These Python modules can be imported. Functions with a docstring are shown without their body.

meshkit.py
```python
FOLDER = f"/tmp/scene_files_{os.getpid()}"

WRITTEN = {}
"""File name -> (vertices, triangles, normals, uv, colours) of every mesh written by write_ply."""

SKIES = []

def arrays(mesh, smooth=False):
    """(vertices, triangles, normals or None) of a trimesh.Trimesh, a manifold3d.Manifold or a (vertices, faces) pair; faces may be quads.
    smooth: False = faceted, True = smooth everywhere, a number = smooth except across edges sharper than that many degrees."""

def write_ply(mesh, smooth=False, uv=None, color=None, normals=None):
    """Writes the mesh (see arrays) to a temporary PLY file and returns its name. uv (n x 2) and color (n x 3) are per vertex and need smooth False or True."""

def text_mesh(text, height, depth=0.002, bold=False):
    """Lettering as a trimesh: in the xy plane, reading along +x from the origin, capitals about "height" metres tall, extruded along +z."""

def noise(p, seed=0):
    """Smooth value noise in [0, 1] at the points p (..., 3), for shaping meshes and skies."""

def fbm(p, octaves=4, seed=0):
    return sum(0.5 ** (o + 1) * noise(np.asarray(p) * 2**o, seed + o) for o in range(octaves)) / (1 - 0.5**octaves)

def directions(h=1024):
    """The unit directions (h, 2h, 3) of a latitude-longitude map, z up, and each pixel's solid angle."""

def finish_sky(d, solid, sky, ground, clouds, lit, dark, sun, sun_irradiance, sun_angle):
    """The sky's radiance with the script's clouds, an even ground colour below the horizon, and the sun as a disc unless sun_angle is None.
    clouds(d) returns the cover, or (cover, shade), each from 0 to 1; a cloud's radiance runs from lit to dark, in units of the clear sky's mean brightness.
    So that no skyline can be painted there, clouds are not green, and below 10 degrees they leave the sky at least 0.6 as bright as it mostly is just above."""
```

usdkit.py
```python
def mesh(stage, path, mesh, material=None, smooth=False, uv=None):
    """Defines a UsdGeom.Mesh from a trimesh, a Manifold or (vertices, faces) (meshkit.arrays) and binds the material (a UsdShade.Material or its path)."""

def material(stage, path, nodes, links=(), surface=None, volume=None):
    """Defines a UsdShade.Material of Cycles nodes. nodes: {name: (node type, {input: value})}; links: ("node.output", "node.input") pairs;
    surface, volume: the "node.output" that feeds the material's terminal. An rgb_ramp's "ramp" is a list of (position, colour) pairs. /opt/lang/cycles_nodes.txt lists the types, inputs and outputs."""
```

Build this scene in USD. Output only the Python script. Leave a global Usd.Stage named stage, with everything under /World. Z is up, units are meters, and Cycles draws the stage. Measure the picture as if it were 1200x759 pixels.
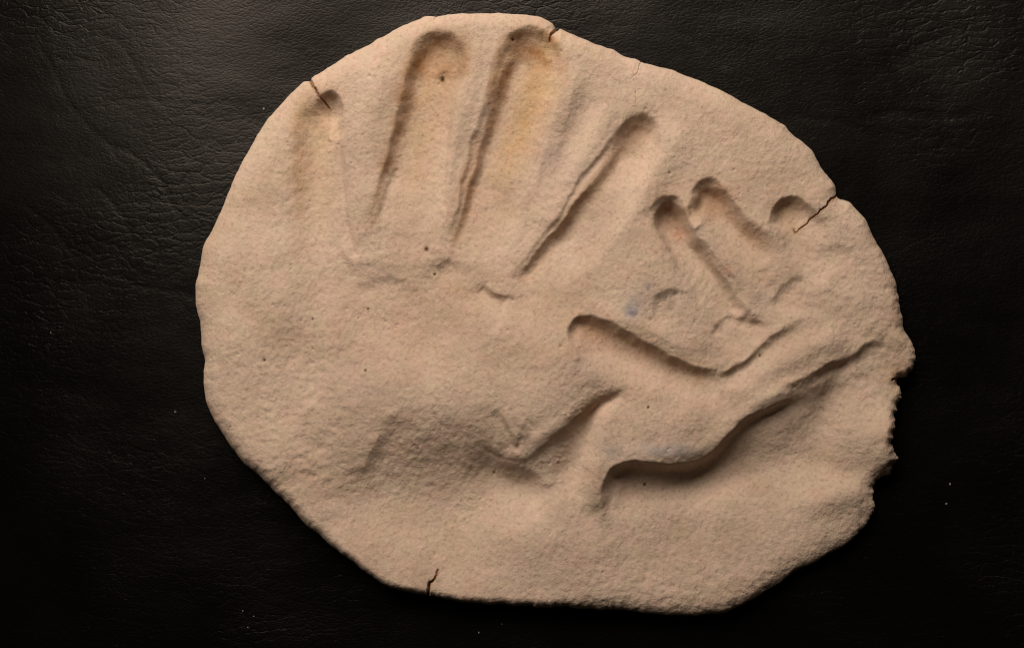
import math
import numpy as np
import trimesh
import shapely
import usdkit
from scipy.spatial import Delaunay, cKDTree
from scipy.ndimage import gaussian_filter, map_coordinates
from scipy.interpolate import PchipInterpolator, CubicSpline
from pxr import Usd, UsdGeom, UsdLux, UsdShade, Gf, Sdf, Vt

stage = Usd.Stage.CreateInMemory()
UsdGeom.Xform.Define(stage, '/World')
UsdGeom.Scope.Define(stage, '/World/Looks')

# ------------------------------------------------------------------ camera
S = 0.0003            # one unit of the plan drawing of the plaque is 0.3 mm
CU, CV = 600.0, 379.5  # plan origin, v runs towards the viewer's bottom edge
CAM_Z = 0.60
PLANE = 0.012         # mean height of the dough surface
cam = UsdGeom.Camera.Define(stage, '/World/camera')
cam.CreateProjectionAttr('perspective')
cam.CreateHorizontalApertureAttr(36.0)
cam.CreateFocalLengthAttr(36.0 * (CAM_Z - PLANE) / (1200 * S))
cam.CreateFStopAttr(0.0)
cam.CreateFocusDistanceAttr(CAM_Z - PLANE)
cam.CreateExposureAttr(0.0)
cam.CreateClippingRangeAttr(Gf.Vec2f(0.01, 50))
UsdGeom.Xformable(cam).AddTranslateOp().Set(Gf.Vec3d(0, 0, CAM_Z))

# ------------------------------------------------------------------ lamps
def lamp(name, pos, target, w, h, power, color):
    l = UsdLux.RectLight.Define(stage, '/World/' + name)
    l.CreateWidthAttr(w); l.CreateHeightAttr(h)
    l.CreateIntensityAttr(power); l.CreateColorAttr(Gf.Vec3f(*color))
    m = Gf.Matrix4d().SetLookAt(Gf.Vec3d(*pos), Gf.Vec3d(*target), Gf.Vec3d(0, 0.3, 1)).GetInverse()
    UsdGeom.Xformable(l).AddTransformOp().Set(m)
    return l

lamp('room_lamp', (-0.13, 0.40, 0.42), (-0.02, 0.0, 0.0), 0.54, 0.34, 8.6, (1.0, 0.858, 0.73))
lamp('bounce_fill', (0.5, -1.5, 1.25), (0, 0, 0), 2.0, 1.6, 0.04, (1.0, 0.78, 0.55))  # added dim fill lamp, standing in for bounce off an unseen wall

# ------------------------------------------------------------------ materials
L = '/World/Looks/'
dough = usdkit.material(stage, L + 'salt_dough', {
    'geo': ('geometry', {}),
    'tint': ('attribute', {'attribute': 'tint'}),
    'patch': ('noise_texture', {'scale': 55.0, 'detail': 4.0, 'roughness': 0.6}),
    'patch_ramp': ('rgb_ramp', {'ramp': [(0.30, (0.52, 0.405, 0.30)), (0.52, (0.585, 0.47, 0.365)), (0.72, (0.62, 0.505, 0.395))]}),
    'grain': ('noise_texture', {'scale': 700.0, 'detail': 3.0, 'roughness': 0.7}),
    'grain_ramp': ('rgb_ramp', {'ramp': [(0.30, (0.74, 0.70, 0.66)), (0.42, (0.94, 0.93, 0.92)), (0.55, (1, 1, 1)), (0.75, (1.08, 1.07, 1.05))]}),
    'mul1': ('mix', {'mix_type': 'multiply', 'fac': 1.0}),
    'mul2': ('mix', {'mix_type': 'multiply', 'fac': 1.0}),
    'hue': ('noise_texture', {'scale': 140.0, 'detail': 3.0, 'roughness': 0.55}),
    'hue_ramp': ('rgb_ramp', {'ramp': [(0.36, (0.985, 0.98, 0.955)), (0.5, (1.0, 0.97, 0.985)), (0.64, (1.03, 0.965, 0.985))]}),
    'mul3': ('mix', {'mix_type': 'multiply', 'fac': 1.0}),
    'fine': ('noise_texture', {'scale': 1300.0, 'detail': 2.0, 'roughness': 0.6}),
    'bump': ('bump', {'strength': 0.45, 'distance': 0.0007}),
    'p': ('principled_bsdf', {'roughness': 0.82, 'specular_ior_level': 0.25, 'diffuse_roughness': 0.4}),
}, [('geo.position', 'patch.vector'), ('geo.position', 'grain.vector'), ('geo.position', 'fine.vector'),
    ('patch.fac', 'patch_ramp.fac'), ('grain.fac', 'grain_ramp.fac'),
    ('patch_ramp.color', 'mul1.color1'), ('grain_ramp.color', 'mul1.color2'),
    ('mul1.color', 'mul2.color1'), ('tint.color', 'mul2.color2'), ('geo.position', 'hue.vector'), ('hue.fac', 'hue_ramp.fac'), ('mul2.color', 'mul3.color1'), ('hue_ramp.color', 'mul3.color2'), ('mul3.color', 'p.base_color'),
    ('fine.fac', 'bump.height'), ('bump.normal', 'p.normal')], surface='p.BSDF')

leather = usdkit.material(stage, L + 'black_leather', {
    'geo': ('geometry', {}),
    'warp': ('noise_texture', {'scale': 160.0, 'detail': 3.0, 'roughness': 0.6}),
    'warp_c': ('vector_math', {'math_type': 'subtract', 'vector2': (0.5, 0.5, 0.5)}),
    'warp_s': ('vector_math', {'math_type': 'scale', 'scale': 0.0042}),
    'warped': ('vector_math', {'math_type': 'add'}),
    'stretch': ('mapping', {'scale': (0.62, 1.15, 1.0)}),
    'cells': ('voronoi_texture', {'feature': 'distance_to_edge', 'scale': 720.0, 'randomness': 1.0}),
    'cell_ramp': ('rgb_ramp', {'ramp': [(0.0, (0, 0, 0)), (0.10, (0.55,) * 3), (0.25, (0.85,) * 3), (0.5, (1, 1, 1))]}),
    'wide': ('mapping', {'scale': (0.28, 1.0, 1.0)}),
    'lines': ('voronoi_texture', {'feature': 'distance_to_edge', 'scale': 300.0, 'randomness': 1.0}),
    'line_ramp': ('rgb_ramp', {'ramp': [(0.0, (0, 0, 0)), (0.10, (0.8,) * 3), (0.3, (1, 1, 1))]}),
    'where': ('noise_texture', {'scale': 14.0, 'detail': 2.0}),
    'where_ramp': ('rgb_ramp', {'ramp': [(0.40, (0.05,) * 3), (0.62, (0.55,) * 3)]}),
    'fine': ('noise_texture', {'scale': 2600.0, 'detail': 2.0}),
    'bump1': ('bump', {'strength': 0.35, 'distance': 0.00010}),
    'bump2': ('bump', {'strength': 0.5, 'distance': 0.00013}),
    'bump3': ('bump', {'strength': 0.25, 'distance': 0.0001}),
    'rough_n': ('noise_texture', {'scale': 30.0, 'detail': 4.0}),
    'rough_r': ('rgb_ramp', {'ramp': [(0.3, (0.32,) * 3), (0.7, (0.40,) * 3)]}),
    'p': ('principled_bsdf', {'base_color': (0.0008, 0.0007, 0.0006), 'specular_ior_level': 0.27, 'specular_tint': (1.0, 0.93, 0.85)}),
}, [('geo.position', 'warp.vector'), ('warp.color', 'warp_c.vector1'), ('warp_c.vector', 'warp_s.vector1'),
    ('geo.position', 'warped.vector1'), ('warp_s.vector', 'warped.vector2'),
    ('warped.vector', 'stretch.vector'), ('stretch.vector', 'cells.vector'), ('cells.distance', 'cell_ramp.fac'),
    ('warped.vector', 'wide.vector'), ('wide.vector', 'lines.vector'), ('lines.distance', 'line_ramp.fac'),
    ('geo.position', 'where.vector'), ('where.fac', 'where_ramp.fac'), ('where_ramp.color', 'bump2.strength'),
    ('geo.position', 'fine.vector'), ('fine.fac', 'bump3.height'),
    ('cell_ramp.color', 'bump1.height'), ('line_ramp.color', 'bump2.height'),
    ('bump3.normal', 'bump1.normal'), ('bump1.normal', 'bump2.normal'), ('bump2.normal', 'p.normal'),
    ('geo.position', 'rough_n.vector'), ('rough_n.fac', 'rough_r.fac'), ('rough_r.color', 'p.roughness')], surface='p.BSDF')

lint = usdkit.material(stage, L + 'pale_crumb', {
    'p': ('principled_bsdf', {'base_color': (0.20, 0.19, 0.17), 'roughness': 0.8})}, [], surface='p.BSDF')

# ------------------------------------------------------------------ helpers
def tag(prim, label=None, cat=None, group=None, kind=None):
    p = prim.GetPrim() if hasattr(prim, 'GetPrim') else prim
    for k, v in (('label', label), ('category', cat), ('group', group), ('kind', kind)):
        if v:
            p.SetCustomDataByKey(k, v)

taken = {}
def numbered(path):
    n = taken.get(path, 0); taken[path] = n + 1
    return path if n == 0 else f'{path}_{n:03d}'

def raw_mesh(path, v, f, mat, normals=None, tint=None):
    path = numbered(path)
    m = UsdGeom.Mesh.Define(stage, path)
    m.CreatePointsAttr(Vt.Vec3fArray.FromNumpy(v.astype(np.float32)))
    m.CreateFaceVertexCountsAttr(Vt.IntArray.FromNumpy(np.full(len(f), 3, np.int32)))
    m.CreateFaceVertexIndicesAttr(Vt.IntArray.FromNumpy(f.astype(np.int32).ravel()))
    m.CreateSubdivisionSchemeAttr('none')
    if normals is not None:
        m.CreateNormalsAttr(Vt.Vec3fArray.FromNumpy(normals.astype(np.float32)))
        m.SetNormalsInterpolation('vertex')
    if tint is not None:
        UsdGeom.PrimvarsAPI(m).CreatePrimvar('tint', Sdf.ValueTypeNames.Color3fArray, 'vertex').Set(
            Vt.Vec3fArray.FromNumpy(tint.astype(np.float32)))
    UsdShade.MaterialBindingAPI.Apply(m.GetPrim()).Bind(mat)
    return m

def vertex_normals(v, f):
    n = np.zeros_like(v); fn = np.cross(v[f[:, 1]] - v[f[:, 0]], v[f[:, 2]] - v[f[:, 0]])
    for k in range(3):
        for c in range(3):
            n[:, c] += np.bincount(f[:, k], fn[:, c], len(v))
    return n / np.maximum(np.linalg.norm(n, axis=1, keepdims=True), 1e-20)

rng = np.random.default_rng(7)
NG = (900, 1300)
def field(sigma, seed, aniso=(1, 1)):
    a = gaussian_filter(np.random.default_rng(seed).standard_normal(NG), (sigma * aniso[0], sigma * aniso[1]), mode='wrap')
    return a / a.std()
def sample(a, p):
    return map_coordinates(a, [p[:, 1] + 60, p[:, 0] + 40], order=1, mode='wrap')
def smooth(x):
    x = np.clip(x, 0, 1); return x * x * (3 - 2 * x)

# ================================================================== SETTING: leather
def axis(lo, hi, fine_lo, fine_hi, step, coarse):
    return np.concatenate([np.arange(lo, fine_lo, coarse), np.arange(fine_lo, fine_hi, step), np.arange(fine_hi, hi, coarse)])
lu = axis(-1900, 3100, -40, 1240, 2.2, 60)
lv = axis(-1700, 2500, -40, 800, 2.2, 60)
LU, LV = np.meshgrid(lu, lv)
lp = np.stack([LU.ravel(), LV.ravel()], 1)
ln = sample(field(46, 11), lp) * 0.9 + sample(field(16, 12, (0.6, 1.5)), lp) * 0.12 + sample(field(6, 13, (0.8, 1.2)), lp) * 0.03

def stroke_xy(path, step=1.0):
    p = np.asarray(path, float)
    t = np.concatenate([[0], np.cumsum(np.hypot(*np.diff(p, axis=0).T))])
    n = max(int(t[-1] / step), 2)
    x = np.linspace(0, t[-1], n)
    if len(p) > 2:
        q = np.stack([PchipInterpolator(t, p[:, k])(x) for k in (0, 1)], 1)
        if n > 12:
            q = gaussian_filter(q, (2.0, 0), mode='nearest')
    else:
        q = np.stack([np.interp(x, t, p[:, k]) for k in (0, 1)], 1)
    return q, x / t[-1]

def crease(path, depth, width):
    q, t = stroke_xy(path, 3)
    q = q + gaussian_filter(rng.standard_normal(q.shape), (3, 0)) * 5
    d, i = cKDTree(q).query(lp, distance_upper_bound=width * 4)
    ok = np.isfinite(d)
    out = np.zeros(len(lp))
    tt = t[np.minimum(i, len(t) - 1)]
    out[ok] = -0.28 * depth * np.exp(-(d[ok] / width) ** 2) * np.clip(4 * tt[ok] * (1 - tt[ok]) * 1.6, 0, 1)
    return out
for path, dep, w in (
    ([(18, 22), (40, 60), (62, 112), (100, 150), (150, 205)], 0.6, 4), ([(110, 20), (140, 60), (168, 105), (200, 140)], 0.5, 4),
    ([(40, 55), (90, 62), (130, 58)], 0.7, 3), ([(0, 228), (40, 262), (80, 310)], 1.0, 4), ([(90, 118), (150, 112), (230, 120), (300, 112)], 0.6, 3),
    ([(110, 165), (160, 190), (190, 230), (215, 275)], 0.8, 4), ([(80, 205), (130, 250), (150, 300)], 0.7, 4), ([(1045, 45), (1062, 80), (1090, 112), (1130, 140)], 2.4, 9),
    ([(1000, 140), (1060, 130), (1120, 132), (1170, 120)], 1.4, 6), ([(1060, 70), (1100, 40), (1150, 20)], 1.0, 8), ([(930, 130), (985, 140), (1040, 160)], 1.0, 5),
    ([(790, 30), (830, 50), (870, 90)], 0.9, 5), ([(120, 320), (180, 340), (230, 345)], 0.8, 4)):
    ln += crease(path, dep, w)
ln -= 0.0013 * np.clip(300 - lp[:, 0], 0, 500) ** 1.8      # tilt added to steer the lamp sheen: sinks left, swells a little right
ln += 0.0010 * np.clip(lp[:, 0] - 1000, 0, 400) ** 1.75
lz = ln * S
lz = lz - lz[(LU.ravel() > 230) & (LU.ravel() < 1080) & (LV.ravel() > 0) & (LV.ravel() < 730)].max() * 0.55 - 0.0002
lvtx = np.stack([(lp[:, 0] - CU) * S, (CV - lp[:, 1]) * S, lz], 1)
nx, ny = len(lu), len(lv)
idx = np.arange(nx * ny).reshape(ny, nx)
a, b, c, d = idx[:-1, :-1].ravel(), idx[:-1, 1:].ravel(), idx[1:, 1:].ravel(), idx[1:, :-1].ravel()
lf = np.concatenate([np.stack([a, d, c], 1), np.stack([a, c, b], 1)])
g = raw_mesh('/World/leather_surface', lvtx, lf, leather, vertex_normals(lvtx, lf))
tag(g, 'black grained leather surface under the plaque', 'leather surface', kind='structure')

# ================================================================== PLAQUE
outline_pts = [(499, 19), (511, 20), (527, 17), (544, 16), (583, 16), (615, 17), (632, 20), (642, 25), (649, 29), (652, 37), (655, 33), (667, 38), (684, 45), (705, 54), (720, 59),
    (727, 65), (746, 69), (753, 74), (760, 76), (789, 83), (812, 92), (836, 103), (880, 125), (920, 148), (940, 166), (953, 180), (969, 204), (979, 218), (982, 231), (995, 237), (1006, 247),
    (1016, 259), (1024, 277), (1035, 296), (1042, 314), (1048, 330), (1052, 349), (1055, 362), (1060, 386), (1069, 402), (1072.5, 411), (1071, 430), (1065, 442), (1057, 444), (1050, 447),
    (1055, 452), (1058, 465), (1053, 476), (1049, 487), (1048, 508), (1044, 518), (1049, 525), (1052, 533), (1050, 545), (1043, 558), (1033, 562), (1025, 571), (1024, 582),
    (1029, 597), (1021, 608), (1014, 618), (1006, 626), (990, 640), (963, 655), (932, 671), (912, 686), (890, 699), (870, 711), (845, 718), (815, 721), (780, 722), (755, 718), (730, 715), (691, 714),
    (660, 711), (628, 710), (603, 708), (580, 708), (555, 706), (530, 703), (512, 700), (499, 696), (476, 693), (452, 685), (425, 667), (396, 644), (377, 630), (359, 615), (346, 600), (322, 575), (306, 559),
    (291, 546), (273, 525), (259, 505), (248, 487), (241, 471), (238, 450), (240, 423), (236, 400), (236, 376), (231, 358), (230, 335), (234, 309), (241, 283), (254, 259), (263, 237),
    (273, 212), (281, 195), (299, 161), (316, 137), (331, 119), (345, 106), (357, 97), (363, 97), (368, 90), (384, 80), (402, 70), (420, 59), (436, 50), (454, 40), (473, 30)]
op = np.array(outline_pts + outline_pts[:1], float)
ot = np.concatenate([[0], np.cumsum(np.hypot(*np.diff(op, axis=0).T))])
tt = np.arange(0, ot[-1], 0.8)
O = np.stack([np.interp(tt, ot, op[:, k]) for k in (0, 1)], 1)
O = gaussian_filter(O, (3.0, 0), mode='wrap')
def normals_of(P, s):
    T = gaussian_filter(np.roll(P, -1, 0) - np.roll(P, 1, 0), (s, 0), mode='wrap')
    T /= np.linalg.norm(T, axis=1, keepdims=True)
    return np.stack([T[:, 1], -T[:, 0]], 1)      # outward: the outline runs clockwise on screen
ON = normals_of(O, 6)
crumbly = np.exp(-(((O[:, 0] - 1050) / 70) ** 2 + ((O[:, 1] - 520) / 130) ** 2)) + 0.3 * np.exp(-((O[:, 1] - 715) / 25) ** 2) * (O[:, 0] < 720)
r1, r2, r3 = [gaussian_filter(np.random.default_rng(s).standard_normal(len(O)), w, mode='wrap') for s, w in ((1, 9), (2, 3.5), (3, 1.6))]
wob = r1 / r1.std() * 0.6 + r2 / r2.std() * (0.22 + 0.9 * crumbly) + r3 / r3.std() * (0.08 + 0.5 * crumbly)
# the widest line of the rim lies lower than the face, so a little farther from the camera
O = O + ON * wob[:, None]
O = (O - [CU, CV]) * (1 + 0.0066 / CAM_Z) + [CU, CV]
ON = normals_of(O, 5)
poly = shapely.Polygon(O).buffer(0)

# -------- sculpting strokes on the plan of the plaque
cracks = [
    ([(361, 91), (365, 99), (371, 106), (375, 113), (381, 120), (386, 127)], 1.8, 12),
    ([(654, 27), (650, 36), (645, 42), (644, 50)], 2.3, 16),
    ([(988, 226), (974, 235), (966, 243), (958, 251), (949, 259), (941, 266), (934, 272)], 1.5, 9),
    ([(933, 272), (931, 268)], 1.1, 3),
    ([(496, 704), (501, 695), (504, 686), (510, 678), (513, 670)], 2.6, 15),
    ([(752, 68), (749, 78), (747, 86), (742, 92)], 0.9, 3.0), ([(744, 106), (746, 116), (744, 126)], 0.8, 2.0),
    ([(511, 15), (509, 22), (506, 27)], 1.3, 4),
    ([(1046, 447), (1052, 444), (1060, 444)], 1.6, 7),
]
extra = []
for path, w, dep in cracks:
    q, _ = stroke_xy(path, 0.45)
    T = np.gradient(q, axis=0); T /= np.linalg.norm(T, axis=1, keepdims=True) + 1e-9
    N = np.stack([-T[:, 1], T[:, 0]], 1)
    for o in (-3, -2.2, -1.5, -1.0, -0.5, 0, 0.5, 1.0, 1.5, 2.2, 3):
        extra.append(q + N * o + rng.uniform(-0.05, 0.05, q.shape))

gu, gv = np.meshgrid(np.arange(220, 1085, 0.92), np.arange(4, 735, 0.92))
G = np.stack([gu.ravel(), gv.ravel()], 1); G += rng.uniform(-0.22, 0.22, G.shape)
otree = cKDTree(O)
dG, _ = otree.query(G, distance_upper_bound=4.2)
G = G[shapely.contains_xy(poly, G[:, 0], G[:, 1]) & (dG > 3.4)]
rings = [O]
for dd in (0.15, 0.45, 0.9, 1.5, 2.2, 2.9):
    rings.append(O - ON * dd)
E = np.concatenate(rings[1:] + extra)
E = E[shapely.contains_xy(poly, E[:, 0], E[:, 1])]
dE, _ = otree.query(E)
E = E[dE > 0.08]
P = np.concatenate([O, E, G])
nO = len(O)
tri = Delaunay(P).simplices
cen = P[tri].mean(1)
tri = tri[shapely.contains_xy(poly, cen[:, 0], cen[:, 1])]
e1, e2 = P[tri[:, 1]] - P[tri[:, 0]], P[tri[:, 2]] - P[tri[:, 0]]
area = e1[:, 0] * e2[:, 1] - e1[:, 1] * e2[:, 0]
tri[area > 0] = tri[area > 0][:, ::-1]          # v runs down: flip so that faces look up
D, oi = otree.query(P)
D[:nO] = 0

# base thickness: smooth blend of thickness marks
marks = np.array([
    (300, 200, 44), (290, 330, 46), (270, 420, 45), (330, 500, 46), (400, 600, 44), (500, 660, 40), (620, 680, 38), (740, 690, 34), (850, 690, 31), (950, 640, 27), (1015, 590, 26),
    (1035, 520, 30), (1040, 460, 31), (1050, 400, 36), (1030, 320, 42), (960, 230, 46), (860, 160, 48), (740, 100, 48), (620, 50, 46), (500, 50, 46), (420, 110, 47),
    (400, 250, 44), (480, 400, 49), (560, 420, 54), (500, 470, 62), (555, 466, 62), (450, 500, 56), (420, 540, 50), (600, 490, 58), (520, 575, 38), (470, 588, 38), (580, 570, 38), (600, 440, 54), (640, 470, 54), (600, 300, 43), (520, 200, 46), (660, 330, 46), (700, 340, 48), (760, 360, 48), (720, 300, 47), (870, 330, 44),
    (760, 500, 49), (800, 480, 48), (700, 520, 47), (930, 436, 50), (975, 424, 53), (1010, 404, 46), (880, 470, 48), (955, 484, 36), (1000, 474, 35), (955, 530, 18), (905, 560, 19), (980, 560, 20), (850, 590, 23), (1000, 600, 24), (820, 640, 30), (760, 600, 28), (700, 640, 36), (600, 620, 42), (930, 600, 22), (890, 650, 28), (870, 400, 44)], float)
def blend(p, m, s, blur=0):
    cu, cv = np.meshgrid(np.arange(200, 1106, 5.0), np.arange(-20, 766, 5.0))
    out = np.zeros(cu.shape); wsum = np.zeros(cu.shape)
    for (x, y, h) in m:
        w = np.exp(-((cu - x) ** 2 + (cv - y) ** 2) / (2 * s * s)) + 1e-9
        out += w * h; wsum += w
    out = out / wsum
    if blur:
        out = gaussian_filter(out, blur / 5.0, mode='nearest')
    return map_coordinates(out, [(p[:, 1] + 20) / 5.0, (p[:, 0] - 200) / 5.0], order=3, mode='nearest')
GRID_U, GRID_V = np.meshgrid(np.arange(215, 1090, 1.0), np.arange(0, 740, 1.0))
PP = P
P = np.stack([GRID_U.ravel(), GRID_V.ravel()], 1)      # the strokes are worked on an even grid, then laid on the mesh
H = blend(P, marks, 34, 13) + 1.8 * sample(field(30, 71), P) + 0.6 * sample(field(14, 72), P)

def near(q, reach):
    lo, hi = q.min(0) - reach, q.max(0) + reach
    return np.nonzero((P[:, 0] > lo[0]) & (P[:, 0] < hi[0]) & (P[:, 1] > lo[1]) & (P[:, 1] < hi[1]))[0]
def prof(t, vals):
    return np.interp(t, np.linspace(0, 1, len(vals)), vals)
wx, wy = field(7, 31), field(7, 32)
wx2, wy2 = field(2.5, 33), field(2.5, 34)
GROOVE_K, SCARP_K, RAMP_K, BUMP_K = 1.9, 1.35, 1.6, 1.5
PW = P + 0.9 * np.stack([sample(wx, P), sample(wy, P)], 1) + 0.3 * np.stack([sample(wx2, P), sample(wy2, P)], 1)

def groove(path, radius, depth, power=0.8):
    """a trough pressed in by a round thing lying along the path"""
    q, t = stroke_xy(path, 4.0); r = prof(t, radius); dp = prof(t, depth)
    i = near(q, r.max() * (1.02 if power < 1 else 1.6))
    best = np.zeros(len(i))
    for j in range(len(q)):
        dd = ((PW[i, 0] - q[j, 0]) ** 2 + (PW[i, 1] - q[j, 1]) ** 2) / r[j] ** 2
        best = np.maximum(best, dp[j] * (smooth(1 - dd) ** power if power < 1 else np.exp(-2.4 * dd)))
    H[i] -= GROOVE_K * best
def bump(path, radius, height):
    q, t = stroke_xy(path, 2.5); r = prof(t, radius); h = prof(t, height)
    i = near(q, r.max() * 2.4)
    best = np.zeros(len(i))
    for j in range(len(q)):
        best = np.maximum(best, abs(h[j]) * np.exp(-((P[i, 0] - q[j, 0]) ** 2 + (P[i, 1] - q[j, 1]) ** 2) / r[j] ** 2 * 1.4))
    H[i] += BUMP_K * best * np.sign(h.sum())
def scarp(path, depth, ramp, reach, lip=0.0, lipw=6.0, ends=0.12):
    """a step in the dough: low on the right-hand side of the path, fading away over reach"""
    q, t = stroke_xy(path, 0.6)
    at = lambda x: prof(t, x) if np.ndim(x) else np.full(len(t), float(x))
    rp = at(ramp) * RAMP_K; re = at(reach)
    T = np.gradient(q, axis=0); T = gaussian_filter(T, (4, 0), mode='nearest'); T /= np.linalg.norm(T, axis=1, keepdims=True) + 1e-9
    N = np.stack([-T[:, 1], T[:, 0]], 1)
    taper = smooth(t / ends) * smooth((1 - t) / ends)
    dp = at(depth) * SCARP_K * taper
    rp = rp * (1 + 3.5 * (1 - taper))
    i = near(q, np.abs(re).max() * 3.0)
    p = PW[i]
    dist, k = cKDTree(q).query(p)
    s = ((p - q[k]) * N[k]).sum(1)
    s = np.where((k == 0) | (k == len(q) - 1), s, np.sign(s) * dist)
    over = np.where((k == 0) | (k == len(q) - 1), np.abs(((p - q[k]) * T[k]).sum(1)), 0)
    endf = np.exp(-(over / 9) ** 2)
    best = np.zeros(len(p)); ends_ = np.zeros(len(p))
    for j in range(0, len(q), 4):                 # deepest of what each bit of the edge presses in
        e_ = p - q[j]
        dj = np.hypot(e_ @ N[j], 2.4 * (e_ @ T[j]))
        c_ = np.abs(dp[j]) * np.exp(-np.maximum(dj - rp[j] * .5, 0) / re[j])
        if 0.14 < t[j] < 0.86:
            best = np.maximum(best, c_)
        else:
            ends_ = np.maximum(ends_, c_)
    best = np.maximum(best, ends_ * endf)
    x = np.clip(s / (rp[k] * 1.25) + 0.22, 0, 1)       # steep under the lip, then curving out into the floor
    H[i] -= np.sign(np.sum(dp)) * best * (1 - (1 - x) ** 2.3)
    if lip:
        H[i] += lip * np.exp(-((s + lipw * 0.6) / lipw) ** 2) * taper[k] * (s < lipw)

# ---- large hand: palm
groove([(400, 430), (470, 390), (560, 400)], [80, 110, 90], [3.0, 4.5, 3.5], 1.4)
bump([(450, 590), (530, 594), (612, 574)], [66, 86, 58], [-13, -19, -13])
scarp([(424, 556), (437, 532), (452, 505), (468, 480)], [4, 4.5, 4, 2], [7, 11, 18, 24], 60, lip=0.8, lipw=10)
scarp([(584, 478), (596, 505), (604, 526)], 1.6, 8, 12)
scarp([(606, 522), (613, 508), (620, 492)], 1.2, 6, 10)
scarp([(566, 531), (590, 545), (620, 560), (646, 584)], 3.5, 16, 30)
scarp([(584, 478), (596, 505), (604, 526)], 1.6, 8, 12)
scarp([(606, 522), (613, 508), (620, 492)], 1.2, 6, 10)
scarp([(566, 531), (590, 545), (620, 560), (646, 584)], 2.5, 20, 30)
bump([(570, 622), (615, 618)], [36, 36], [3, 3.5])
scarp([(416, 338), (440, 331), (455, 327), (474, 336)], 2.4, 8, 16)
scarp([(508, 318), (518, 312), (530, 303)], 2.6, 6, 14)
scarp([(566, 334), (574, 343), (588, 349), (597, 353)], 7.0, 6, 16)
scarp([(597, 353), (606, 348), (616, 343)], 1.8, 8, 12)
groove([(500, 322), (530, 322), (552, 328)], [16, 20, 14], [0.7, 1.0, 0.7], 1.5)

# ---- large hand: little finger (left), ring, middle, index
groove([(374, 136), (370, 200), (374, 270), (388, 330)], [28, 28, 31, 31], [7, 7, 5.5, 2.0], 1.1)
groove([(386, 123), (392, 140), (396, 152)], [15, 14, 11], [6.5, 5.0, 2])
scarp([(372, 108), (390, 110), (398, 124), (398, 152), (401, 190), (404, 230), (408, 270), (417, 300)], [4, 5, 4, 3.4, 3, 2.6, 3, 2], [6, 7, 8, 8, 7, 6, 6, 7], 12)
scarp([(338, 330), (342, 250), (344, 190), (350, 150), (362, 120)], [1.2, 2.2, 2.8, 3.0, 2.2], 15, 24)
scarp([(396, 280), (406, 300), (416, 318), (418, 330)], 2.4, 7, 14)

groove([(514, 66), (504, 120), (493, 180), (484, 240), (476, 292)], [34, 36, 39, 42, 40], [9.5, 9.5, 8, 5, 0.0], 0.95)
scarp([(436, 262), (441, 234), (449, 206), (458, 178), (468, 146), (474, 112), (482, 84), (496, 58), (514, 43)], [1, 4, 5.5, 5.5, 4.5, 4, 3.5, 2.5, 1.5], [5, 5, 5, 5, 7, 10, 11, 11, 10], 22)
scarp([(444, 256), (448, 236), (456, 214), (464, 190)], 2.6, 4, 9)
scarp([(514, 43), (532, 44), (545, 58), (544, 84), (536, 110)], [1, 2, 2.5, 3, 2], 9, 16)
scarp([(545, 84), (536, 112), (527, 148), (523, 200), (519, 256)], [3, 3.6, 3.4, 3, 1.5], 6, 16)
bump([(527, 132), (523, 180), (520, 244)], [3.4, 3.4, 3.4], [-1.5, -1.9, -1.2])
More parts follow.
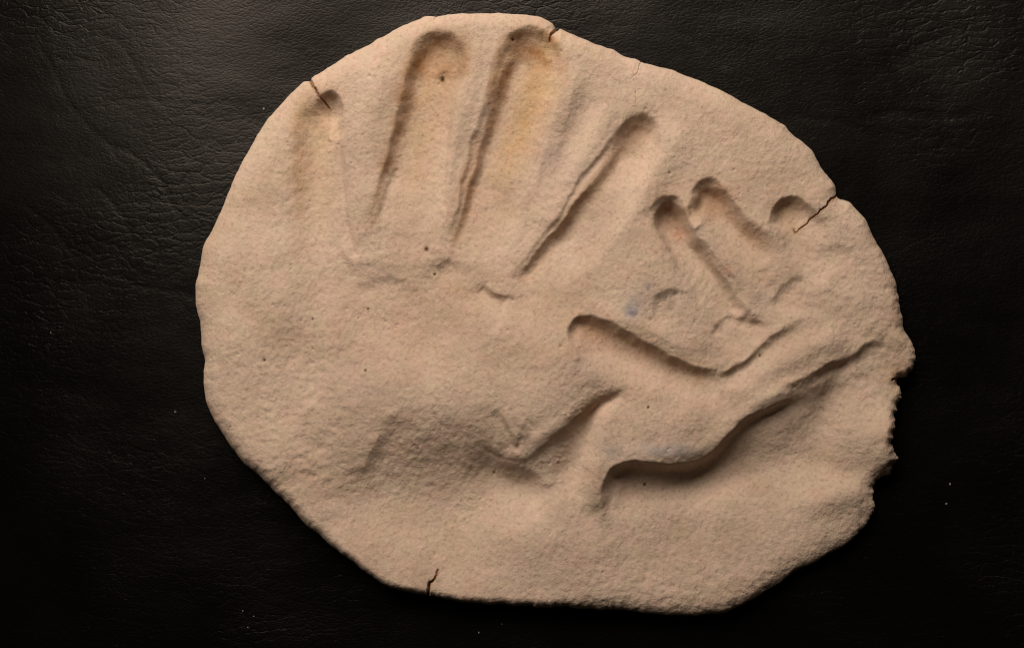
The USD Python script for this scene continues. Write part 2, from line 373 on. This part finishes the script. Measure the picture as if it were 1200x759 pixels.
bump([(397, 150), (401, 200), (406, 250), (416, 300)], [3.6, 3.4, 3.8, 4.5], [-2.2, -1.6, -2.2, -2.4])
bump([(512, 84), (520, 80)], [5, 5], [2.0, 2.0])

groove([(622, 66), (610, 120), (594, 180), (578, 240), (566, 292)], [38, 38, 40, 38, 34], [8.5, 9, 8, 5, 0.0], 0.95)
scarp([(520, 300), (529, 268), (539, 234), (546, 204), (554, 168), (567, 132), (575, 104), (579, 80), (589, 54), (606, 38)], [0.5, 2.5, 4.5, 4.5, 4.5, 4, 3.6, 3.4, 3, 2], [4, 4, 4, 4, 4.5, 5, 7, 8, 8, 8], [10, 10, 9, 8, 8, 8, 9, 10, 12, 12])
scarp([(524, 306), (536, 272), (546, 240), (555, 210), (564, 178), (577, 140), (587, 106), (597, 78), (612, 58), (626, 54)], [1, 3.5, 6, 6, 5.5, 5, 5, 5, 4.5, 2], [6, 6, 6, 6, 6, 7, 9, 10, 9, 8], 26)
scarp([(604, 37), (624, 36), (641, 46), (648, 62)], 2.4, 8, 14)
scarp([(648, 56), (657, 78), (652, 104), (642, 144), (631, 188), (620, 240)], [4, 4.5, 4.2, 4, 3.4, 2], 10, 20)
bump([(650, 110), (636, 160), (622, 220)], [4, 4, 4], [-0.9, -1.3, -1.0])
bump([(676, 90), (662, 140), (650, 178)], [12, 11, 9], [1.6, 1.8, 1.2])

groove([(752, 156), (738, 192), (716, 230), (684, 274), (646, 314)], [25, 30, 34, 36, 30], [4.5, 4.5, 4.5, 4, 0.0], 0.95)
groove([(754, 151), (742, 178), (726, 204)], [22, 26, 28], [4.5, 3.8, 1.5], 0.95)
bump([(731, 158), (742, 146), (754, 144), (762, 152)], [3.5, 3.5, 3.5, 3.5], [1.2, 1.6, 1.6, 1.0])
scarp([(584, 336), (603, 318), (628, 288), (650, 258), (670, 226), (692, 194), (712, 170), (730, 150), (744, 132), (756, 128)], [1, 2, 3, 3.2, 3.4, 4, 5, 5.5, 5, 3], [4, 4, 4, 3.5, 3.5, 4, 4.5, 5, 5, 6], [6, 7, 7, 7, 8, 9, 14, 18, 18, 14])
scarp([(598, 337), (610, 322), (634, 294), (657, 267), (676, 241), (695, 217), (714, 194), (734, 172), (750, 156)], [4, 9, 11, 11, 9, 6, 4.5, 3.5, 1.5], [6, 7, 8, 8, 8, 9, 9, 9, 9], 30)
scarp([(750, 127), (765, 131), (772, 147), (768, 170), (758, 200), (742, 232)], [2.5, 3.5, 4, 3.4, 2.6, 1.5], 9, 14)
bump([(748, 140), (735, 156)], [4, 4], [1.6, 1.2])
groove([(690, 124), (664, 170), (640, 210), (618, 246)], [26, 30, 32, 28], [2.5, 4, 5, 4.0], 1.6)
groove([(596, 238), (602, 248), (606, 262)], [10, 11, 9], [1.2, 1.4, 1.0], 1.0)
scarp([(612, 258), (636, 262), (652, 268)], 2.0, 14, 20)

# broad soft forms of the dough
scarp([(392, 326), (440, 316), (480, 322), (520, 314), (560, 324), (600, 342), (650, 354)], 3.0, 24, 90)
scarp([(356, 560), (336, 450), (340, 370), (352, 318)], 3.4, 26, 70)
bump([(490, 520), (530, 500), (580, 510)], [40, 46, 40], [-2, -3, -2])
bump([(640, 440), (660, 410)], [56, 46], [3.5, 2.5])
bump([(745, 490), (800, 494)], [44, 40], [3.5, 3.5])
bump([(866, 456), (916, 424), (972, 396)], [15, 15, 15], [2.5, 3, 2.5])
bump([(864, 500), (904, 462), (960, 452), (1012, 430)], [11, 11, 11, 11], [1.5, 2.2, 2.2, 1.5])
bump([(1010, 350), (1046, 372)], [24, 22], [3, 3])
bump([(560, 380), (600, 400)], [50, 40], [2.0, 2.0])
bump([(290, 300), (280, 420)], [44, 44], [3, 3])
# swollen ridges of dough between the fingers
bump([(560, 60), (548, 110), (534, 160), (522, 220)], [12, 12, 11, 9], [2.0, 2.4, 2.2, 1.2])
bump([(446, 90), (432, 150), (424, 210), (424, 270)], [26, 24, 18, 14], [3.5, 4, 3.5, 2])
bump([(668, 100), (650, 140)], [18, 16], [2.0, 2.0])
bump([(716, 130), (690, 172), (664, 212)], [13, 12, 10], [2.0, 2.5, 2.0])
bump([(790, 165), (760, 215), (730, 262)], [22, 24, 26], [4, 4, 3])
bump([(700, 320), (740, 330)], [40, 40], [3.5, 4])
bump([(812, 232), (806, 246)], [7, 7], [2, 2])
bump([(880, 262), (896, 268)], [14, 14], [3, 3])
bump([(818, 262), (850, 300), (884, 344)], [10, 11, 11], [1.5, 2.2, 2.0])
bump([(896, 266), (918, 302), (930, 318)], [11, 12, 12], [1.5, 2.2, 1.5])
bump([(762, 304), (790, 352), (824, 400)], [16, 17, 15], [2.0, 2.4, 2.0])
bump([(732, 530), (780, 533), (828, 524), (866, 486), (910, 464)], [13, 14, 14, 12, 10], [2, 3, 3, 2.4, 1.5])
bump([(692, 358), (740, 378), (800, 408)], [12, 12, 11], [2, 2.5, 1.8])
bump([(1028, 524), (1034, 500)], [26, 22], [6, 4])
groove([(1000, 445), (975, 485), (955, 525), (900, 548)], [40, 48, 52, 46], [4, 6, 6, 4], 1.2)
# ---- small hand: three upper fingers
groove([(783, 254), (800, 286), (824, 320), (852, 356)], [19, 21, 24, 26], [11, 9, 5.0, 3.5], 0.7)
scarp([(762, 256), (767, 243), (776, 235), (789, 234), (798, 246), (804, 264), (814, 284), (832, 308), (852, 336), (872, 362), (886, 380)], [3, 7, 8, 8, 9, 10, 9, 8, 8, 7, 4], [9, 9, 9, 9, 8, 7, 6, 6, 8, 9, 9], [14, 14, 14, 14, 14, 14, 16, 18, 20, 20, 20], lip=1.0, ends=0.06)
scarp([(822, 364), (806, 338), (792, 316), (778, 290), (766, 268), (762, 252)], [1.5, 2.6, 2.6, 3, 4, 4], [6, 5, 5, 6, 8, 9], 10)
scarp([(806, 256), (811, 234), (822, 217), (834, 214), (845, 226), (858, 244), (876, 264), (898, 284), (914, 302)], [4, 9, 11, 11, 10, 10, 8, 5, 2], [10, 11, 11, 11, 12, 14, 16, 16, 16], [24, 24, 24, 24, 24, 22, 20, 20, 20], ends=0.08)
groove([(832, 238), (854, 266), (884, 296)], [22, 22, 22], [5, 4, 2])
bump([(812, 268), (820, 262)], [4, 4], [1.8, 1.8])
scarp([(902, 270), (907, 250), (914, 238), (926, 234), (942, 242), (958, 252), (968, 264)], [4, 8, 9, 9, 8, 5, 3], [8, 9, 9, 9, 10, 10, 10], 26, ends=0.1)
groove([(926, 252), (946, 282), (958, 306)], [24, 30, 30], [4, 3.5, 2])
scarp([(958, 300), (968, 292), (984, 290), (1000, 296)], 3.0, 10, 22)
# finger joint arcs
groove([(786, 366), (796, 372)], [24, 24], [1.6, 1.2], 1.3)
groove([(866, 398), (882, 398)], [32, 30], [2.2, 1.8], 1.2)
groove([(924, 354), (940, 362)], [30, 30], [2.2, 2.0], 1.2)
scarp([(764, 374), (765, 356), (775, 344), (792, 341), (804, 348)], [1.5, 3, 3.8, 3.8, 1.5], 7, 16, ends=0.05)
scarp([(836, 392), (844, 378), (860, 371), (878, 374), (900, 383)], [2, 4.5, 5, 5, 3], 6, 20, ends=0.05)
scarp([(902, 358), (916, 339), (934, 328), (950, 330)], [1.5, 3.6, 3.6, 1.5], 10, 22, ends=0.05)
# index finger of the small hand
scarp([(684, 428), (675, 410), (669, 392), (674, 378), (686, 372), (702, 376), (720, 385), (740, 396), (762, 407), (786, 419), (808, 429), (830, 436), (850, 440)], [2, 5, 9, 12, 13, 13, 12, 12, 11, 10, 9, 7, 4], [9, 8, 8, 9, 9, 9, 8, 8, 8, 9, 9, 9, 9], [24, 22, 22, 26, 36, 46, 50, 50, 48, 46, 44, 40, 36], lip=1.2, ends=0.06)
groove([(694, 396), (740, 420), (790, 442), (836, 456)], [22, 28, 30, 30], [3, 4, 4, 2.5], 1.2)
bump([(690, 440), (730, 448), (770, 460)], [16, 16, 16], [2, 2.5, 2.5])
# palm creases
scarp([(842, 450), (852, 436), (872, 424), (892, 408), (908, 392), (922, 384), (942, 376), (962, 366)], [5, 6.5, 6.5, 6.5, 6, 5, 3, 1.5], [6, 6, 6, 6, 7, 10, 12, 12], 52, lip=1.2)
scarp([(838, 506), (842, 480), (848, 458), (850, 440)], [0.8, 1.4, 1.6, 1.6], [8, 8, 8, 8], 14)
scarp([(906, 444), (924, 450), (944, 446), (962, 434), (980, 426), (998, 420), (1014, 408), (1042, 398)], [2, 4, 5.5, 6, 6.5, 6.5, 5, 2], [8, 8, 8, 7, 7, 7, 9, 10], 50, lip=1.5)
groove([(992, 420), (980, 446), (970, 476), (964, 500)], [18, 20, 22, 24], [2.0, 2.4, 2.4, 1.5], 1.5)
scarp([(858, 500), (884, 484), (906, 476), (930, 470), (952, 464)], [2, 3.5, 4, 3, 1.5], 6, 24)
bump([(880, 462), (920, 456)], [16, 14], [2.5, 2])
bump([(1018, 380), (1052, 400)], [14, 14], [2, 3])
bump([(1000, 510), (1036, 508), (1040, 540)], [24, 24, 20], [4, 6, 5])
bump([(950, 590), (1000, 580)], [18, 20], [3, 5])
groove([(960, 545), (1000, 558)], [26, 20], [2, 2], 1.2)
# thumb of the small hand: overhanging edge
scarp([(716, 622), (709, 590), (711, 564), (721, 549), (738, 542), (757, 544), (780, 548), (804, 547), (826, 540), (844, 526), (860, 508), (884, 490), (912, 477), (940, 470)], [2, 6, 10, 13, 15, 15, 14, 12, 11, 10, 9, 7, 5, 2], [9, 9, 9, 9, 10, 10, 9, 9, 9, 10, 11, 12, 12, 12], [24, 30, 44, 56, 70, 80, 84, 84, 84, 84, 80, 70, 56, 40], lip=1.5, ends=0.07)
groove([(734, 566), (780, 572), (830, 566), (880, 540)], [24, 28, 30, 34], [3.5, 4, 4, 3], 1.2)
bump([(760, 612), (850, 600)], [34, 34], [3.0, 2.5])
bump([(700, 540), (696, 566), (698, 590)], [11, 12, 12], [2.5, 4, 3])
groove([(672, 548), (676, 580), (690, 606)], [20, 22, 22], [2.5, 2.5, 1.2], 1.2)
# gap between the two hands
groove([(724, 462), (704, 476), (684, 500), (672, 530), (664, 562)], [10, 15, 24, 32, 34], [3, 6, 9, 10, 7], 1.1)
scarp([(608, 541), (626, 532), (644, 518), (664, 501), (682, 486), (698, 474), (714, 464), (738, 457)], [2, 4, 4.5, 4, 4, 4, 4, 2], [7, 8, 9, 9, 7, 6, 6, 7], [26, 28, 30, 26, 18, 12, 9, 8])
scarp([(716, 468), (702, 482), (694, 504), (690, 530), (684, 560)], [3, 5, 5, 4, 1], [8, 8, 9, 10, 14], 16)
for cx_ in ([(584, 482), (594, 504), (606, 528)], [(598, 478), (604, 500), (610, 518)], [(618, 494), (612, 508), (607, 524)], [(560, 520), (584, 536), (606, 542)]):
    bump(cx_, [3.2, 3.4, 3.2], [-0.8, -1.4, -1.0])
bump([(612, 536), (604, 534)], [6, 6], [1.6, 1.2])
scarp([(560, 522), (588, 540), (616, 560), (642, 586)], [1, 2.5, 3, 1.5], 14, 24)
bump([(648, 500), (630, 512)], [8, 7], [1.5, 1.5])

H = gaussian_filter(H.reshape(GRID_U.shape), 1.3)
P = PP
H = map_coordinates(H, [P[:, 1], P[:, 0] - 215], order=3, mode='nearest')

# ---- surface texture of the dough
T1 = sample(field(9, 41), P) * 0.26 + sample(field(4.0, 42), P) * 0.18 + sample(field(2.0, 43), P) * 0.17 + sample(field(1.1, 44), P) * 0.13
def blob(x, y, rx, ry, ang=0):
    c, s_ = math.cos(math.radians(ang)), math.sin(math.radians(ang))
    a_, b_ = (P[:, 0] - x) * c + (P[:, 1] - y) * s_, -(P[:, 0] - x) * s_ + (P[:, 1] - y) * c
    return np.exp(-((a_ / rx) ** 2 + (b_ / ry) ** 2))
rough = (blob(345, 470, 80, 100, 20) * 1.0 + blob(345, 230, 26, 110) * 0.7 + blob(990, 330, 50, 80, -20) * 1.0 + blob(1040, 440, 34, 110) * 0.8
         + blob(560, 600, 40, 26, -20) * 0.8 + blob(370, 570, 60, 50) * 0.6 + blob(830, 690, 160, 40) * 0.9 + blob(470, 120, 30, 70) * 0.5
         + blob(480, 540, 60, 50) * 0.8 + np.exp(-(D / 14) ** 2) * 0.35)
TR = sample(field(4.2, 51, (0.85, 1.15)), P); TR2 = sample(field(2.4, 52, (0.9, 1.1)), P)
texture = T1 + rough * (0.20 * TR + 0.26 * TR2 + 0.08 * sample(field(7, 53, (0.7, 1.3)), P))
pits = np.zeros(len(P))
for x, y, r, dp in ((500, 292.5, 2.4, 3.2), (509.5, 321.5, 1.4, 2.2), (601, 47, 1.6, 2.5), (518, 91, 2.6, 5.0), (514, 97, 1.5, 2.0), (431, 362, 1.3, 1.8), (367, 374, 1.3, 1.8), (420, 373, 1.1, 1.5), (429, 434, 1.4, 2.0),
                    (595, 387, 1.4, 1.8), (579, 556, 1.4, 1.8), (759, 477, 1.4, 2.2), (758, 570, 1.6, 2.5), (891, 417, 1.4, 2), (784, 204, 1.6, 2.2), (890, 319, 1.2, 1.6), (434, 91, 2.0, 1.6), (311, 422, 1.8, 2.2), (281, 415, 1.2, 1.5), (657, 406, 1.8, 1.6)):
    pits += dp * np.exp(-((P[:, 0] - x) ** 2 + (P[:, 1] - y) ** 2) / r ** 2)
for cx, cy, sx, sy, ang, n in ((552, 602, 26, 9, -28, 60), (392, 146, 6, 22, 0, 26), (517, 92, 12, 14, 0, 22), (700, 470, 26, 8, -35, 40), (652, 535, 14, 14, 0, 22)):
    ca, sa = math.cos(math.radians(ang)), math.sin(math.radians(ang))
    for _ in range(n):                            # crumbly spots where the dough tore a little
        a_, b_ = rng.normal(0, sx), rng.normal(0, sy)
        x, y, r = cx + a_ * ca - b_ * sa, cy + a_ * sa + b_ * ca, rng.uniform(1.0, 2.1)
        i = near(np.array([[x, y]]), 6)
        pits[i] -= rng.uniform(-1.2, 1.5) * np.exp(-((P[i, 0] - x) ** 2 + (P[i, 1] - y) ** 2) / r ** 2)
for _ in range(260):                              # little pores left by the flour
    k = rng.integers(len(P)); x, y = P[k]; r = rng.uniform(0.8, 1.6)
    i = near(P[k:k + 1], 5)
    pits[i] += rng.uniform(0.5, 1.5) * np.exp(-((P[i, 0] - x) ** 2 + (P[i, 1] - y) ** 2) / r ** 2)

H = np.maximum(H, 5)
rimR = blend(P, np.array([(300, 250, 40), (240, 400, 30), (270, 510, 24), (330, 575, 20), (420, 90, 32), (560, 20, 22), (700, 60, 26), (860, 130, 34), (990, 240, 26), (1050, 330, 18), (1065, 430, 13), (1045, 540, 12), (1000, 630, 34), (950, 665, 34),
                          (880, 700, 34), (760, 715, 30), (620, 705, 12), (480, 690, 12), (400, 640, 12)], float), 60)
t = np.clip(D / rimR, 0, 1)
round_ = np.sqrt(np.clip(1 - (1 - t) ** 2, 0, 1))
zw = 0.36 * blend(P, marks, 34)
Z = zw + (H - zw) * round_ + texture * np.clip(D / 2.5, 0.0, 1) - pits * np.clip(D / 6, 0, 1)
for path, w, dep in cracks:
    q, tc = stroke_xy(path, 0.4)
    j1 = gaussian_filter(rng.standard_normal(q.shape), (9, 0), mode='nearest')
    q = q + gaussian_filter(rng.standard_normal(q.shape), (2, 0)) * 0.9 + j1 / (j1.std() + 1e-9) * 0.7
    i = near(q, 4)
    d, k = cKDTree(q).query(P[i])
    ww = w * (1.1 - 0.55 * tc[k])
    Z[i] -= dep * (1 - 0.8 * tc[k]) * np.clip(1.25 * (1 - d / ww), 0, 1)
Z = np.maximum(Z, 3.0)

# ---- tints of the dough: grease and paint stains, browning, darker print edges and cracks
tint = np.ones((len(P), 3))
def tint_area(color, amount, mask):
    global tint
    a_ = np.clip(amount * mask, 0, 1)[:, None]
    tint = tint * (1 - a_) + tint * np.array(color) * a_
mott = np.clip(0.85 + 0.16 * sample(field(6, 61), P) + 0.08 * sample(field(2, 62), P), 0, 1.3)
tint_area((1.0, 0.87, 0.57), 0.8, (blob(630, 100, 24, 60, 14) + 0.7 * blob(602, 170, 18, 50, 18)) * mott)
tint_area((0.74, 0.60, 0.44), 0.85, (blob(612, 60, 20, 24, 30) + 0.7 * blob(588, 90, 10, 36, 16) + blob(514, 70, 26, 30) + 0.6 * blob(484, 100, 14, 50, 14)) * mott)
tint_area((0.90, 0.79, 0.60), 0.6, (blob(500, 120, 24, 50, 14) + blob(372, 140, 24, 36) + 0.6 * blob(490, 190, 24, 60, 12) + 0.5 * blob(372, 200, 20, 70)) * mott)
tint_area((0.80, 0.68, 0.50), 0.6, (blob(349, 165, 11, 46) + 0.8 * blob(350, 225, 8, 56)) * mott)
tint_area((0.78, 0.60, 0.44), 0.6, (blob(786, 256, 18, 24, -20) + blob(836, 236, 20, 22)) * mott)
tint_area((0.92, 0.62, 0.50), 0.6, blob(797, 274, 8, 7) + 0.6 * blob(852, 316, 6, 5) + 0.5 * blob(700, 398, 22, 12, 20) + 0.4 * blob(690, 225, 20, 9, -50) + 0.4 * blob(548, 220, 8, 24, 12))
tint_area((0.70, 0.79, 0.93), 0.8, (blob(745, 356, 14, 12) + blob(736, 366, 9, 7) + blob(770, 527, 26, 9) + blob(800, 527, 16, 8) + 0.9 * blob(718, 527, 12, 9)) * mott)
tint_area((0.50, 0.55, 0.72), 0.8, blob(759, 337, 3, 5) + blob(740, 367, 6, 4) * mott)
tint_area((0.86, 0.86, 0.94), 0.5, (blob(660, 195, 26, 20) + blob(410, 190, 12, 40) + blob(640, 165, 18, 40, 30) + blob(420, 450, 50, 40) + blob(680, 430, 20, 14)) * mott)
tint_area((0.98, 0.99, 0.98), 0.6, (blob(300, 220, 60, 120, 15) + blob(280, 420, 60, 120) + blob(1040, 400, 40, 90) + blob(940, 640, 90, 50)) * mott)
tint_area((0.96, 0.86, 0.80), 0.45, (blob(470, 390, 90, 50) + blob(640, 380, 40, 60) + blob(560, 250, 40, 90, 15) + blob(740, 420, 90, 40, 25) + blob(530, 340, 50, 24)) * mott)
tint_area((0.85, 0.74, 0.56), 0.5, (blob(690, 478, 24, 10, -40) + blob(1050, 440, 14, 16) + blob(930, 262, 14, 14)) * mott)
def along(path, w):
    q, _ = stroke_xy(path, 1.5)
    m_ = np.zeros(len(P)); i = near(q, np.max(w) * 2.5)
    d, k = cKDTree(q).query(P[i])
    m_[i] = np.exp(-(d / w) ** 2)
    return m_
brown = (0.70, 0.55, 0.40)  # browner strokes that follow the edges of the finger prints
tint_area(brown, 0.75, along([(452, 196), (466, 146), (474, 108), (488, 70), (506, 50), (528, 46), (544, 60), (542, 86)], 9) * mott)
tint_area(brown, 0.55, along([(436, 262), (446, 220), (456, 184)], 5) * mott)
tint_area(brown, 0.70, along([(574, 118), (578, 92), (590, 58), (606, 42), (628, 38), (650, 52), (657, 84)], 6) * mott)
tint_area(brown, 0.75, along([(534, 284), (548, 236), (560, 190), (578, 136), (590, 98), (604, 68), (624, 60), (642, 74)], 6.5) * mott)
tint_area(brown, 0.5, along([(530, 236), (544, 204), (558, 160)], 4) * mott)
tint_area((0.82, 0.70, 0.57), 0.6, along([(612, 322), (658, 268), (694, 222), (730, 172), (752, 150)], 11) * mott)
tint_area((0.80, 0.66, 0.52), 0.5, (along([(806, 250), (830, 220), (856, 246), (890, 284)], 12) + along([(684, 384), (740, 404), (820, 438)], 11) + along([(912, 246), (934, 242)], 9)) * mott)
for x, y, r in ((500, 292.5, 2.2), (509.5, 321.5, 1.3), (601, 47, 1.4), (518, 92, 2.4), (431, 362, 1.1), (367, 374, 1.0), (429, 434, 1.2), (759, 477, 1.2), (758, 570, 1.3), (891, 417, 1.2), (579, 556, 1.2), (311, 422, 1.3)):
    tint_area((0.22, 0.15, 0.10), 0.95, np.clip(1.5 * np.exp(-((P[:, 0] - x) ** 2 + (P[:, 1] - y) ** 2) / r ** 2), 0, 1))
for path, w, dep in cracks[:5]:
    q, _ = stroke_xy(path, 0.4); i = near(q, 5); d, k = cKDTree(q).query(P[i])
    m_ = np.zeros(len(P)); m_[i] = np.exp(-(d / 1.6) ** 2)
    tint_area((0.62, 0.42, 0.26), 0.8, m_)

V = np.stack([(P[:, 0] - CU) * S, (CV - P[:, 1]) * S, Z * S], 1)
# ---- underside: the rim curls in beneath
nb = 5
under, uf, prev = [], [], np.arange(nO)
base = len(V)
for j in range(1, nb + 1):
    ang = j / nb * math.pi / 2
    Q = O - normals_of(O, 10) * (9 * (1 - math.cos(ang)))
    z = zw[:nO] * (1 - math.sin(ang)) + 0.0
    z = zw[:nO] * (1 - j / nb) * S
    under.append(np.stack([(Q[:, 0] - CU) * S, (CV - Q[:, 1]) * S, z], 1))
    cur = base + (j - 1) * nO + np.arange(nO)
    uf += [np.stack([prev, np.roll(prev, -1), np.roll(cur, -1)], 1), np.stack([prev, np.roll(cur, -1), cur], 1)]
    prev = cur
mid = base + nb * nO
uf.append(np.stack([prev, np.roll(prev, -1), np.full(nO, mid)], 1))
under.append(np.array([[under[-1][:, 0].mean(), under[-1][:, 1].mean(), 0.0]]))
V = np.concatenate([V] + under)
uf = np.concatenate(uf)
tint = np.concatenate([tint, np.ones((len(V) - len(tint), 3))])
F = np.concatenate([tri, uf])
VN = vertex_normals(V, F)

# ---- parts: every imprint is its own piece of the surface
def region(path, radius):
    q, t_ = stroke_xy(path, 2.0); r_ = prof(t_, radius)
    return shapely.union_all([shapely.Point(*a_).buffer(b_, 8) for a_, b_ in zip(q, r_)])
part_regions = [
    ('hand_print', shapely.Polygon([(350, 318), (420, 325), (470, 318), (530, 308), (590, 325), (625, 345), (650, 400), (640, 470), (640, 540), (600, 585), (520, 612), (440, 595), (400, 540), (365, 470), (345, 390)]).buffer(20).buffer(-20), None,
     'broad palm print of the larger hand'),
    ('hand_print_001', shapely.Polygon([(842, 446), (880, 400), (905, 340), (960, 320), (1000, 350), (1030, 400), (1005, 480), (960, 520), (905, 520), (870, 505), (848, 490)]).buffer(12).buffer(-12), None,
     'creased palm print of the smaller hand'),
    ('finger_print', region([(376, 128), (370, 200), (376, 270), (388, 318)], [24, 27, 30, 28]), 0, 'shallow rough little finger print ending at the cracked rim'),
    ('finger_print', region([(514, 70), (504, 120), (493, 180), (484, 240), (478, 300)], [30, 33, 37, 40, 36]), 0, 'deep ring finger print with a dark hole in its tip'),
    ('finger_print', region([(618, 70), (606, 120), (590, 180), (574, 240), (562, 300)], [34, 36, 38, 38, 34]), 0, 'deep yellowed middle finger print with a double edge'),
    ('finger_print', region([(752, 150), (732, 190), (706, 225), (672, 266), (626, 322)], [21, 25, 29, 29, 22]), 0, 'slanting index finger print with a double edge'),
    ('finger_print', region([(783, 256), (802, 288), (826, 322), (856, 360)], [19, 21, 24, 24]), 1, 'narrow brown finger print, longest of the upper three'),
    ('finger_print', region([(830, 236), (850, 262), (880, 296)], [20, 20, 20]), 1, 'short deep finger print with a wide hollow tip'),
    ('finger_print', region([(928, 254), (942, 280), (955, 304)], [20, 24, 22]), 1, 'short finger print crossed by the rim crack'),
    ('finger_print', region([(692, 398), (740, 420), (790, 442), (832, 458)], [22, 27, 27, 22]), 1, 'wide index finger print lying nearly level'),
    ('thumb_print', region([(736, 568), (780, 574), (830, 566), (880, 536)], [24, 26, 28, 30]), 1, 'deep thumb print under an overhanging edge'),
]
cen = P[tri].mean(1)
lab = np.zeros(len(F), int)
order = [0, 1] + list(range(2, len(part_regions)))
for k in order:
    m_ = shapely.contains_xy(part_regions[k][1], cen[:, 0], cen[:, 1])
    lab[:len(tri)][m_] = k + 1
root = UsdGeom.Xform.Define(stage, '/World/salt_dough_plaque')
tag(root, 'pale salt dough plaque with a large and a small hand print on black leather', 'plaque')
def piece(path, k):
    f_ = F[lab == k]
    u, inv = np.unique(f_, return_inverse=True)
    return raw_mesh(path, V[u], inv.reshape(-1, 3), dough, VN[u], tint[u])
piece('/World/salt_dough_plaque/dough_slab', 0)
hands = []
for k, (nm, reg, par, text) in enumerate(part_regions):
    if par is None:
        m = piece('/World/salt_dough_plaque/hand_print', k + 1); hands.append(str(m.GetPath()))
    else:
        m = piece(hands[par] + '/' + nm, k + 1)
    tag(m, text)

# ================================================================== crumbs on the leather
def crumb(seed, r):
    r_ = np.random.default_rng(seed)
    m = trimesh.creation.icosphere(1, r)
    m.vertices *= 1 + r_.uniform(-0.35, 0.35, (len(m.vertices), 1))
    m.vertices *= [r_.uniform(0.8, 1.3), r_.uniform(0.8, 1.3), 0.7]
    return m
ltree = cKDTree(lvtx[:, :2])
def on_leather(u, v):
    x, y = (u - CU) * S * 1.02, (CV - v) * S * 1.02
    return x, y, lvtx[ltree.query([x, y])[1], 2]
for i, (u, v, r, text) in enumerate([
    (308.5, 127.5, 1.5, 'white crumb on the leather just left of the cracked upper left rim'),
    (203.5, 483, 1.3, 'white speck on dark leather level with the lower left bulge of the plaque'),
    (239, 561, 0.9, 'faint speck on dark leather below the lower left bulge of the plaque'),
    (276, 166, 1.0, 'small speck on leather close to the upper left rim below the white crumb'),
    (51, 390, 0.9, 'tiny speck near the left edge of the leather'),
    (1113, 567, 1.4, 'pale speck, upper of two right of the crumbly plaque edge'),
    (1109, 590, 1.4, 'pale speck, lower of two right of the crumbly plaque edge'),
    (561, 741, 1.3, 'pale crumb at the bottom edge of the photo under the plaque'),
    (588, 731, 0.8, 'tiny crumb just under the bottom rim of the plaque'),
    (284, 716, 0.9, 'upper speck of the small cluster on leather at the bottom left'),
    (297, 722, 0.8, 'right speck of the small cluster on leather at the bottom left'),
    (290, 735, 0.9, 'lower speck of the small cluster on leather at the bottom left')]):
    x, y, z = on_leather(u, v)
    r *= 0.85
    m = crumb(100 + i, r * S)
    m.apply_translation([x, y, z + r * S * 0.5])
    o = usdkit.mesh(stage, numbered('/World/crumb'), m, lint, smooth=True)
    tag(o, text, 'crumb', 'pale crumbs on the leather')
